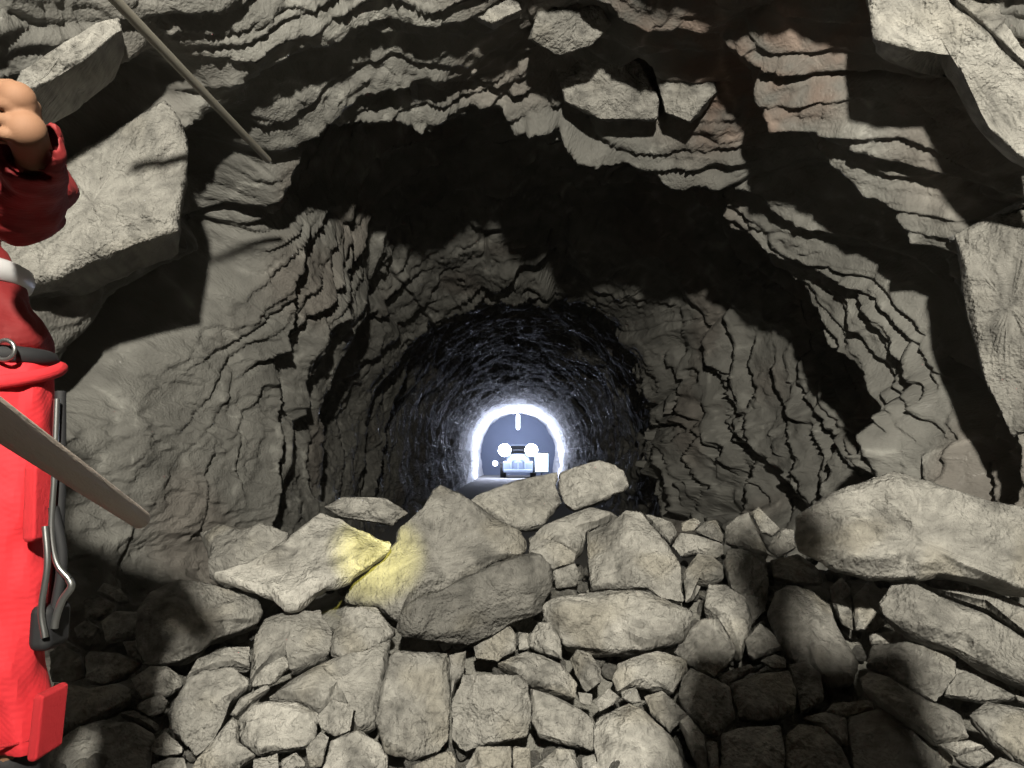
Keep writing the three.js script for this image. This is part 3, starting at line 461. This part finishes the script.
// broken blocks of the roof
slab('roof_block', ceiling, [558,75, 600,42, 640,62, 660,100, 656,120, 600,119, 566,102], [-0.15, -0.35, 0.9], { out: 0.2, thick: 0.4, tone: 0.3, cuts: 4, layers: 5 });
slab('roof_block', ceiling, [545,-15, 590,-15, 612,25, 592,45, 560,55, 530,38], [0.1, -0.45, 0.85], { out: 0.15, thick: 0.4, tone: 0.26, cuts: 5 });
slab('roof_block', ceiling, [650,55, 712,60, 716,92, 690,122, 665,112], [-0.3, -0.3, 0.9], { out: 0.2, thick: 0.4, tone: 0.28, layers: 5 });
slab('roof_block', ceiling, [470,-10, 512,-10, 522,10, 492,24, 472,15], [0, -0.3, 0.9], { out: 0.2, thick: 0.3, tone: 0.34 });
// half barrels of old drill holes left in the rock
function trace(parent, pts, r) { const k = []; for (let i = 0; i < pts.length; i += 2) { const h = reach(pts[i], pts[i + 1])[2]; k.push(h.multiplyScalar(1 - 0.1 / h.length())); } const g = new THREE.TubeGeometry(new THREE.CatmullRomCurve3(k), 60, r, 10), a = g.attributes.position, c = new Float32Array(a.count * 3).fill(0.3); for (let i = 0; i < a.count; i++) { const n = 0.02 * fbm(a.getX(i) * 14, a.getY(i) * 14, a.getZ(i) * 14, 3); a.setXYZ(i, a.getX(i) + n, a.getY(i) + n, a.getZ(i)); } g.setAttribute('color', new THREE.BufferAttribute(c, 3)); g.computeVertexNormals(); mesh('drill_hole_trace', g, stoneRock, parent); }
trace(ceiling, [398,-10, 404,30, 410,65, 416,104], 0.028);
trace(wallRight, [950,240, 985,222, 1030,200], 0.02);

// ---------------------------------------------------------------- the far end: a machine with its lamps on
const bodyPaint = new THREE.MeshStandardMaterial({ color: 0x76808f, roughness: 0.5, metalness: 0.2 });
const darkSteel = new THREE.MeshStandardMaterial({ color: 0x2b2d30, roughness: 0.5, metalness: 0.6 });
const rubber = new THREE.MeshStandardMaterial({ color: 0x141414, roughness: 0.85 });
const coldLamp = new THREE.MeshStandardMaterial({ color: 0xffffff, emissive: 0xdfe8ff, emissiveIntensity: 9 });
const softScreen = new THREE.MeshStandardMaterial({ color: 0xcfe4ee, emissive: 0xcfe8f2, emissiveIntensity: 0.5 });
const box = (w, h, d, x, y, z, r = 0.04) => new RoundedBoxGeometry(w, h, d, 2, Math.min(r, w / 2.1, h / 2.1, d / 2.1)).translate(x, y, z);
const cyl = (r, l, x, y, z, axis = 'y', r2 = r) => { const g = new THREE.CylinderGeometry(r2, r, l, 24); if (axis === 'x') g.rotateZ(Math.PI / 2); if (axis === 'z') g.rotateX(Math.PI / 2); return g.translate(x, y, z); };
{
  const MZ = -49, m = new THREE.Group(); m.name = 'drilling_machine'; m.position.set(0.0, FLOOR_Y, MZ); scene.add(m); tag(m, 'tunnel machine with two glaring white headlights at the far end', 'machine');
  mesh('chassis', box(2.0, 0.7, 3.6, 0, 0.75, -1.4, 0.1), bodyPaint, m);
  mesh('hood', box(1.5, 0.55, 1.6, 0, 1.3, -0.6, 0.1), bodyPaint, m);
  const cab = mesh('cab', box(1.2, 0.9, 1.3, 0, 1.75, -2.2, 0.1), bodyPaint, m); mesh('windscreen', box(1.0, 0.55, 0.04, 0, 1.85, -1.54), darkSteel, cab);
  mesh('lamp_bar', box(2.1, 0.1, 0.1, 0, 1.82, 0.2), darkSteel, m);
  for (const sx of [-1, 1]) {
    for (const z of [-0.4, -2.4]) mesh('wheel', cyl(0.5, 0.35, sx * 1.0, 0.5, z, 'x'), rubber, m);
    const h = mesh('headlight', cyl(0.22, 0.16, sx * 0.88, 1.82, 0.3, 'z', 0.17), darkSteel, m); mesh('lamp_glass', cyl(0.42, 0.03, sx * 0.88, 1.82, 0.4, 'z'), coldLamp, h);
    const l = new THREE.PointLight(0xdce4ff, 42); l.position.set(sx * 0.88, FLOOR_Y + 1.85, MZ + 0.85); l.castShadow = true; l.shadow.radius = 8; scene.add(l);
  }
  const work = mesh('work_lamp', cyl(0.14, 0.1, -1.5, 0.95, 0.35, 'z'), darkSteel, m); mesh('lamp_glass', cyl(0.17, 0.03, -1.5, 0.95, 0.42, 'z'), coldLamp, work); mesh('lamp_arm', box(0.6, 0.06, 0.06, -1.2, 0.95, 0.3), darkSteel, m);
  const panel = mesh('panel_frame', box(1.0, 1.35, 0.08, 1.55, 1.0, 0.3), darkSteel, m); mesh('display_panel', box(0.86, 1.2, 0.03, 1.55, 1.0, 0.36, 0.01), softScreen, panel); mesh('panel_foot', box(0.1, 0.5, 0.1, 1.55, 0.25, 0.3), darkSteel, m);
  for (const x of [-0.45, 0, 0.45]) mesh('front_bar', cyl(0.06, 1.0, x, 0.9, 0.45), bodyPaint, m);
  mesh('bumper', box(1.9, 0.2, 0.2, 0, 0.45, 0.5), bodyPaint, m);
  const lamp = new THREE.Group(); lamp.name = 'added_hanging_lamp'; lamp.position.set(0, FLOOR_Y + 3.25, MZ - 2.6); scene.add(lamp); tag(lamp, 'added narrow white tube lamp above the far headlights, brightening the end wall', 'lamp');  // tube lamp and its point light are added to brighten the far wall
  mesh('lamp_tube', new THREE.CapsuleGeometry(0.13, 0.85, 8, 20).translate(0, 0.55, 0), coldLamp, lamp); mesh('cable', cyl(0.02, 0.5, 0, 1.3, 0), rubber, lamp);
  const hl = new THREE.PointLight(0xdce4ff, 30); hl.position.set(0, FLOOR_Y + 3.75, MZ - 3.0); hl.castShadow = true; hl.shadow.radius = 8; scene.add(hl);
}

// ---------------------------------------------------------------- people
function skin(lo, hi, cell, field) {                                 // meshes field < 0 inside the box lo..hi
  const span = Math.max(hi[0] - lo[0], hi[1] - lo[1], hi[2] - lo[2]), n = Math.ceil(span / cell) + 3, mc = new MarchingCubes(n, undefined, false, false, 400000), h = n / 2, k = span / (n - 3);
  const c = [(lo[0] + hi[0]) / 2, (lo[1] + hi[1]) / 2, (lo[2] + hi[2]) / 2];
  for (let z = 0; z < n; z++) for (let y = 0; y < n; y++) for (let x = 0; x < n; x++) {
    const px = c[0] + (x - h) * k, py = c[1] + (y - h) * k, pz = c[2] + (z - h) * k;
    mc.field[z * n * n + y * n + x] = (px < lo[0] - k || px > hi[0] + k || py < lo[1] - k || py > hi[1] + k || pz < lo[2] - k || pz > hi[2] + k) ? -1 : -field(px, py, pz);
  }
  mc.isolation = 0; mc.update();
  let g = new THREE.BufferGeometry(); const P3 = new Float32Array(mc.count * 3);
  for (let i = 0; i < mc.count * 3; i += 3) { P3[i] = mc.positionArray[i] * h * k + c[0]; P3[i + 1] = mc.positionArray[i + 1] * h * k + c[1]; P3[i + 2] = mc.positionArray[i + 2] * h * k + c[2]; }
  g.setAttribute('position', new THREE.BufferAttribute(P3, 3)); g = mergeVertices(g, 1e-5);
  const pos = g.attributes.position.array, idx = new Uint32Array(g.index.array), uv = new Float32Array(pos.length / 3 * 2);
  for (let i = 0; i < pos.length / 3; i++) { uv[i * 2] = pos[i * 3] + pos[i * 3 + 2]; uv[i * 2 + 1] = pos[i * 3 + 1]; }
  return buffer(pos, idx, uv);
}
const capsule = (x, y, z, a, b) => { const dx = b[0] - a[0], dy = b[1] - a[1], dz = b[2] - a[2], t = clamp(((x - a[0]) * dx + (y - a[1]) * dy + (z - a[2]) * dz) / (dx * dx + dy * dy + dz * dz + 1e-9)); return Math.hypot(x - a[0] - dx * t, y - a[1] - dy * t, z - a[2] - dz * t) - lerp(a[3], b[3], t); };
const smin = (a, b, k) => { const h = clamp(0.5 + 0.5 * (b - a) / k); return lerp(b, a, h) - k * h * (1 - h); };
const bones = (list, k) => (x, y, z) => { let d = 9; for (const [a, b] of list) d = smin(d, capsule(x, y, z, a, b), k); return d; };
const weave = noiseTexture(256, tile((u, v) => 0.5 + 0.25 * Math.sin(u * 402) * Math.sin(v * 402) + 0.3 * fbm(u * 12, v * 12, 2, 3)));
const redTrousers = new THREE.MeshStandardMaterial({ color: 0xc2242e, roughness: 0.85, bumpMap: weave, bumpScale: 0.002 });
const redJacket = new THREE.MeshStandardMaterial({ color: 0x6a0e12, roughness: 0.75, bumpMap: weave, bumpScale: 0.002 });
const skinTone = new THREE.MeshStandardMaterial({ color: 0x74543f, roughness: 0.8 });
const black = new THREE.MeshStandardMaterial({ color: 0x15161a, roughness: 0.75 });
const steel = new THREE.MeshStandardMaterial({ color: 0x8b8d8e, roughness: 0.35, metalness: 0.9 });
const bandSilver = new THREE.MeshStandardMaterial({ color: 0xc8c8cc, roughness: 0.4, metalness: 0.3 });
const helmetShell = new THREE.MeshStandardMaterial({ color: 0xd8d5cc, roughness: 0.4 });
const tube = (pts, r, seg = 40) => new THREE.TubeGeometry(new THREE.CatmullRomCurve3(pts.map((p) => new THREE.Vector3(...p))), seg, r, 10, false);
const ball = (r, x, y, z) => new THREE.SphereGeometry(r, 20, 14).translate(x, y, z);
function makePerson(lean, raised = true) {
  const p = new THREE.Group(); p.name = numbered('person'); scene.add(p);
  const sh = [0.17 + lean * 0.12, 1.43, 0], el = raised ? [0.285, 1.275, 0.25] : [0.235, 1.15, -0.1], wr = raised ? [0.44, 1.305, 0.45] : [0.225, 0.93, -0.06];
  const shR = [-0.2 + lean * 0.55, 1.42, 0], elR = [(raised ? -0.3 : -0.24) + lean * 0.4, 1.13, 0.06], wrR = [-0.2 + lean * 0.3, 0.95, 0.22], nk = [lean * 0.8, 1.5, 0], hd = [lean, 1.67, 0.02];
  // the raised hand: a fist with its fingers turned to the side, stacked one above the other
  const K = raised ? [0.462, 1.335, 0.53] : [0.225, 0.85, -0.05];
  const hand = []; hand.push([[...wr, 0.03], [K[0] + 0.01, K[1] - 0.02, K[2] - 0.01, 0.032]], [[wr[0], wr[1], wr[2], 0.03], [K[0], K[1] + 0.03, K[2], 0.028]]);
  const fingers = [[0.042, 0.074, 0.0095], [0.014, 0.08, 0.0098], [-0.013, 0.075, 0.0092], [-0.037, 0.06, 0.0082]];
  for (const [dy, len, r] of fingers) {
    const a = [K[0] - 0.005, K[1] + dy, K[2] + 0.012, r * 1.12], b = [K[0] - len * 0.62, K[1] + dy * 0.95 + 0.004, K[2] + 0.022, r], c = [K[0] - len * 0.88, K[1] + dy * 0.9 + 0.002, K[2] - 0.008, r * 0.93], d = [K[0] - len * 0.55, K[1] + dy * 0.85, K[2] - 0.022, r * 0.85];
    hand.push([a, b], [b, c], [c, d], [[K[0] + 0.012, K[1] + dy * 0.6 - 0.01, K[2] - 0.005, r * 1.3], a]);
  }
  hand.push([[K[0] + 0.005, K[1] + 0.03, K[2] - 0.03, 0.014], [K[0] - 0.028, K[1] + 0.062, K[2] - 0.022, 0.012]], [[K[0] - 0.028, K[1] + 0.062, K[2] - 0.022, 0.012], [K[0] - 0.06, K[1] + 0.058, K[2] + 0.002, 0.0095]]);
  const handField = (x, y, z) => { let d = 9; for (const [a, b] of hand) d = smin(d, capsule(x, y, z, a, b), 0.005); return d; };
  const other = [[[...wrR, 0.03], [wrR[0] + 0.03, wrR[1] - 0.03, wrR[2] + 0.05, 0.032]]]; for (let i = 0; i < 4; i++) other.push([[wrR[0] + 0.03 + (i - 1.5) * 0.018, wrR[1] - 0.05, wrR[2] + 0.07, 0.01], [wrR[0] + 0.045 + (i - 1.5) * 0.019, wrR[1] - 0.1, wrR[2] + 0.09 - 0.004 * Math.abs(i - 1.5), 0.0085]]); other.push([[wrR[0] + 0.03, wrR[1] - 0.03, wrR[2] + 0.05, 0.012], [wrR[0] + 0.08, wrR[1] - 0.06, wrR[2] + 0.08, 0.01]]);
  const headField = (x, y, z) => {
    let d = capsule(x, y, z, [hd[0], hd[1] + 0.03, hd[2] - 0.01, 0.092], [hd[0], hd[1] - 0.05, hd[2] + 0.025, 0.07]);
    d = smin(d, capsule(x, y, z, [nk[0], nk[1] - 0.06, 0, 0.06], [hd[0], hd[1] - 0.08, hd[2] - 0.015, 0.056]), 0.03);
    d = smin(d, capsule(x, y, z, [hd[0], hd[1] + 0.015, hd[2] + 0.092, 0.01], [hd[0], hd[1] - 0.022, hd[2] + 0.112, 0.014]), 0.015);
    d = smin(d, capsule(x, y, z, [hd[0] - 0.02, hd[1] - 0.06, hd[2] + 0.085, 0.009], [hd[0] + 0.02, hd[1] - 0.06, hd[2] + 0.085, 0.009]), 0.01);
    for (const s of [-1, 1]) { d = smin(d, capsule(x, y, z, [hd[0] + s * 0.09, hd[1] + 0.012, hd[2] - 0.005, 0.013], [hd[0] + s * 0.088, hd[1] - 0.03, hd[2], 0.009]), 0.01); d = Math.max(d, -(Math.hypot(x - hd[0] - s * 0.034, y - hd[1] - 0.015, z - hd[2] - 0.1) - 0.014)); d = Math.min(d, Math.hypot(x - hd[0] - s * 0.034, y - hd[1] - 0.014, z - hd[2] - 0.082) - 0.013); }
    return d;
  };
  const torsoField = bones([[[0, 0.95, 0, 0.11], [lean * 0.6, 1.38, 0, 0.12]], [[...shR, 0.05], [...sh, 0.05]], [[...sh, 0.048], [...el, 0.036]], [[...el, 0.036], [...wr, 0.026]], [[...shR, 0.048], [...elR, 0.036]], [[...elR, 0.036], [...wrR, 0.026]], [[lean * 0.6, 1.38, 0, 0.08], [...nk, 0.055]], [[0.1, 0.92, 0, 0.075], [0.14, 0.5, 0.02, 0.05]], [[-0.1, 0.92, 0, 0.075], [-0.14, 0.5, 0.02, 0.05]], [[0.14, 0.5, 0.02, 0.05], [0.165, 0.08, 0, 0.035]], [[-0.14, 0.5, 0.02, 0.05], [-0.165, 0.08, 0, 0.035]]], 0.03);
  const body = mergeGeometries([skin([-0.55 + lean, 0.03, -0.2], [0.56, 1.55, 0.52], 0.014, torsoField), skin([hd[0] - 0.13, 1.42, -0.13], [hd[0] + 0.13, 1.82, 0.17], 0.005, headField), skin([K[0] - 0.13, K[1] - 0.11, K[2] - 0.1], [K[0] + 0.1, K[1] + 0.11, K[2] + 0.08], 0.003, handField), skin([wrR[0] - 0.06, wrR[1] - 0.13, wrR[2] - 0.05], [wrR[0] + 0.14, wrR[1] + 0.05, wrR[2] + 0.14], 0.004, bones(other, 0.006))].map((g) => { g.deleteAttribute('uv'); return g; }));
  mesh('body', body, skinTone, p);
  // loose trousers: straight legs with folds, a belt line and hems
  const legs = bones([[[0.09, 0.94, 0, 0.125], [0.135, 0.5, 0.015, 0.098]], [[0.135, 0.5, 0.015, 0.098], [0.155, 0.1, 0, 0.092]], [[-0.09, 0.94, 0, 0.125], [-0.135, 0.5, 0.015, 0.098]], [[-0.135, 0.5, 0.015, 0.098], [-0.155, 0.1, 0, 0.092]], [[-0.07, 0.98, 0, 0.12], [0.07, 0.98, 0, 0.12]]], 0.03);
  mesh('trousers', skin([-0.32, 0.05, -0.2], [0.32, 1.06, 0.2], 0.0095, (x, y, z) => Math.max(legs(x, y, z) + 0.02 * fbm(x * 7 + y * 4, y * 2.5 - x * 5, z * 7, 3) + 0.022 * ridge(x * 5 + y * 2.6, y * 1.2 - x * 2, z * 5) , 0.13 - y, y - 1.02)), redTrousers, p);
  for (const s of [1, -1]) { mesh('hem_stitch', new THREE.TorusGeometry(0.091, 0.0035, 6, 40).rotateX(Math.PI / 2).translate(s * 0.155, 0.16, 0), redTrousers, p); }
  mesh('pocket_flap', box(0.028, 0.17, 0.12, 0.25, 0.66, 0.02, 0.012).rotateZ(0.04), redTrousers, p);
  mesh('leg_flap', box(0.022, 0.14, 0.1, 0.25, 0.205, 0.02, 0.01).rotateZ(-0.05), redTrousers, p);
  const jk = bones([[[0, 1.04, 0, 0.165], [lean * 0.6, 1.34, 0, 0.165]], [[...shR, 0.08], [...sh, 0.08]], [[...sh, 0.085], [...el, 0.074]], [[...el, 0.076], [lerp(el[0], wr[0], 1.05), lerp(el[1], wr[1], 1.05), lerp(el[2], wr[2], 1.05), 0.06]], [[...shR, 0.085], [...elR, 0.07]], [[...elR, 0.07], [lerp(elR[0], wrR[0], 0.85), lerp(elR[1], wrR[1], 0.85), lerp(elR[2], wrR[2], 0.85), 0.056]]], 0.05);
  mesh('jacket', skin([-0.6 + lean, 0.9, -0.24], [0.62, 1.55, 0.56], 0.0095, (x, y, z) => Math.max(jk(x, y, z) + 0.02 * fbm(x * 7 + y * 5, y * 6, z * 7, 3) + 0.012 * ridge(x * 6, y * 9, z * 6), -(capsule(x, y, z, [wr[0], wr[1], wr[2], 0.046], [lerp(wr[0], K[0], 1.5), lerp(wr[1], K[1], 1.5), lerp(wr[2], K[2], 1.5), 0.05])), Math.abs(x) < 0.24 ? 1.01 - y : -1)), redJacket, p);
  mesh('reflective_band', new THREE.TorusGeometry(0.172, 0.022, 8, 48).scale(1, 1, 1.4).rotateX(Math.PI / 2).translate(lean * 0.25, 1.2, 0), bandSilver, p);
  const belt = mesh('belt', new THREE.TorusGeometry(0.19, 0.015, 8, 48).scale(1, 0.72, 1.3).rotateX(Math.PI / 2).translate(0, 1.0, 0), black, p);
  mesh('buckle', new THREE.TorusGeometry(0.022, 0.005, 8, 24).translate(0.165, 1.005, 0.1), steel, belt);
  const cord = []; for (let i = 0; i <= 24; i++) { const a = i / 24 * 2.4 - 0.4; cord.push([0.205 * Math.cos(a), 0.965 - 0.05 * Math.sin(a), 0.165 * Math.sin(a)]); }
  mesh('hip_cord', tube(cord, 0.016, 60), redTrousers, p);
  for (const s of [-1, 1]) mesh('boot', skin([s * 0.155 - 0.09, 0, -0.14], [s * 0.155 + 0.09, 0.3, 0.2], 0.008, (x, y, z) => Math.max(bones([[[s * 0.155, 0.26, -0.02, 0.06], [s * 0.155, 0.08, -0.03, 0.062]], [[s * 0.155, 0.055, -0.05, 0.055], [s * 0.16, 0.045, 0.12, 0.052]]], 0.03)(x, y, z), 0.006 - y)), black, p);
  const hel = mesh('helmet', new THREE.SphereGeometry(0.125, 32, 16, 0, 6.2832, 0, 1.62).scale(0.95, 0.95, 1.1).translate(hd[0], hd[1] + 0.045, hd[2] - 0.01), helmetShell, p); mesh('brim', new THREE.TorusGeometry(0.125, 0.01, 8, 40).scale(0.95, 1.12, 1).rotateX(Math.PI / 2).translate(hd[0], hd[1] + 0.042, hd[2] - 0.005), helmetShell, hel);
  p.userData.helmet = undefined; delete p.userData.helmet; p.userData.category = 'person';
  return { p, hd };
}
const miner = makePerson(-0.3); miner.p.position.set(-1.295, -0.775, -1.7); miner.p.userData.label = 'person in red trousers and dark red jacket, fist raised, cut by left edge';
// tools hanging from his belt
{
  const t = new THREE.Group(); t.name = numbered('tool_harness'); t.position.copy(miner.p.position); scene.add(t); tag(t, 'steel bar, hook and black straps hanging beside the red trousers', 'tool');
  mesh('steel_bar', tube([[0.262, 0.9, 0.06], [0.266, 0.72, 0.06], [0.268, 0.6, 0.06], [0.285, 0.535, 0.06], [0.312, 0.505, 0.06]], 0.0065), steel, t);
  mesh('hook', tube([[0.312, 0.505, 0.06], [0.318, 0.49, 0.06], [0.30, 0.46, 0.06], [0.288, 0.42, 0.06], [0.286, 0.40, 0.06]], 0.008), steel, t);
  mesh('steel_loop', tube([[0.262, 0.62, 0.075], [0.275, 0.54, 0.08], [0.268, 0.44, 0.08], [0.279, 0.385, 0.08]], 0.007), steel, t);
  mesh('strap', tube([[0.25, 0.92, 0.03], [0.262, 0.7, 0.03], [0.264, 0.5, 0.03], [0.26, 0.4, 0.03]], 0.012), black, t);
  mesh('strap', tube([[0.262, 0.66, 0.05], [0.285, 0.55, 0.045], [0.278, 0.45, 0.045], [0.268, 0.38, 0.05]], 0.011), black, t);
  mesh('pouch', box(0.05, 0.1, 0.09, 0.258, 0.40, 0.03, 0.02), black, t);
}
const barMetal = new THREE.MeshStandardMaterial({ color: 0xa89d94, roughness: 0.7, metalness: 0.1, bumpMap: rockGrain, bumpScale: 0.004 });
function rod(name, a, b, r, mat, label, category) {
  const g = new THREE.Group(); g.name = numbered(name); scene.add(g); g.position.copy(a); tag(g, label, category);
  const L = a.distanceTo(b), q = new THREE.Quaternion().setFromUnitVectors(new THREE.Vector3(0, 1, 0), b.clone().sub(a).normalize());
  const shaft = mesh('shaft', new THREE.CylinderGeometry(r, r, L, 20).translate(0, L / 2, 0), mat, g); shaft.quaternion.copy(q);
  const tip = mesh('tip', new THREE.CylinderGeometry(r * 0.75, r, r * 0.8, 20).translate(0, L + r * 0.4, 0), mat, g); tip.quaternion.copy(q);
  return g;
}
rod('scaling_bar', at(-70, 372, 0.62), at(140, 519, 1.5), 0.019, barMetal, 'grey-brown bar slanting down across the red trousers', 'bar');
{   rod('drill_rod', at(77, -40, 2.5), at(268, 160, 4.6), 0.022, new THREE.MeshStandardMaterial({ color: 0x98948a, roughness: 0.6, metalness: 0.3 }), 'long thin rod slanting from the top left into the rock roof', 'rod'); }
const mate = makePerson(0.0, false); mate.p.position.set(0.67, -0.58, -0.43); mate.p.rotation.y = 3.2; mate.p.userData.label = 'second person in red work clothes standing just outside the right edge';

// ---------------------------------------------------------------- lamps near the camera
{
  const g = new THREE.Group(); g.name = 'floodlight_mast'; g.position.set(FLOOD.x, -0.82, FLOOD.z + 0.25); scene.add(g); tag(g, 'tripod mast carrying a bright floodlight behind the camera', 'work light');
  const h = FLOOD.y + 0.82;
  mesh('mast', cyl(0.025, h, 0, h / 2, 0), darkSteel, g);
  for (let i = 0; i < 3; i++) { const a = i * 2.094 + 0.5; mesh('leg', tube([[0, 0.9, 0], [Math.cos(a) * 0.7, 0.0, Math.sin(a) * 0.7]], 0.016, 4), darkSteel, g); }
  const head = mesh('lamp_housing', box(0.36, 0.26, 0.1, 0, h, -0.12, 0.02), darkSteel, g);
  mesh('lamp_panel', box(0.3, 0.2, 0.01, 0, h, -0.178, 0.003), new THREE.MeshStandardMaterial({ color: 0xffffff, emissive: 0xfffbe8, emissiveIntensity: 30 }), head);
}
{ // the second person's helmet lamp makes the yellow spot on the heap
  const from = new THREE.Vector3(0.64, 1.19, -0.67), to = at(372, 564, heapDepth(372, 564));
  const l = new THREE.Group(); l.name = 'helmet_lamp'; l.position.copy(from); l.lookAt(to); scene.add(l); tag(l, 'yellow lamp on the helmet of the second person', 'lamp');
  mesh('lamp_case', cyl(0.03, 0.05, 0, 0, 0, 'z'), darkSteel, l); mesh('lamp_lens', cyl(0.024, 0.008, 0, 0, 0.03, 'z'), new THREE.MeshStandardMaterial({ color: 0xfff0a0, emissive: 0xffe070, emissiveIntensity: 30 }), l);
  const spot = new THREE.SpotLight(new THREE.Color(1, 0.9, 0.16), 110, 0, 0.075, 0.9, 2); spot.position.copy(from).addScaledVector(to.clone().sub(from).normalize(), 0.06); spot.target.position.copy(to); scene.add(spot, spot.target); spot.castShadow = true; spot.shadow.radius = 1;
}

renderer.render(scene, camera);
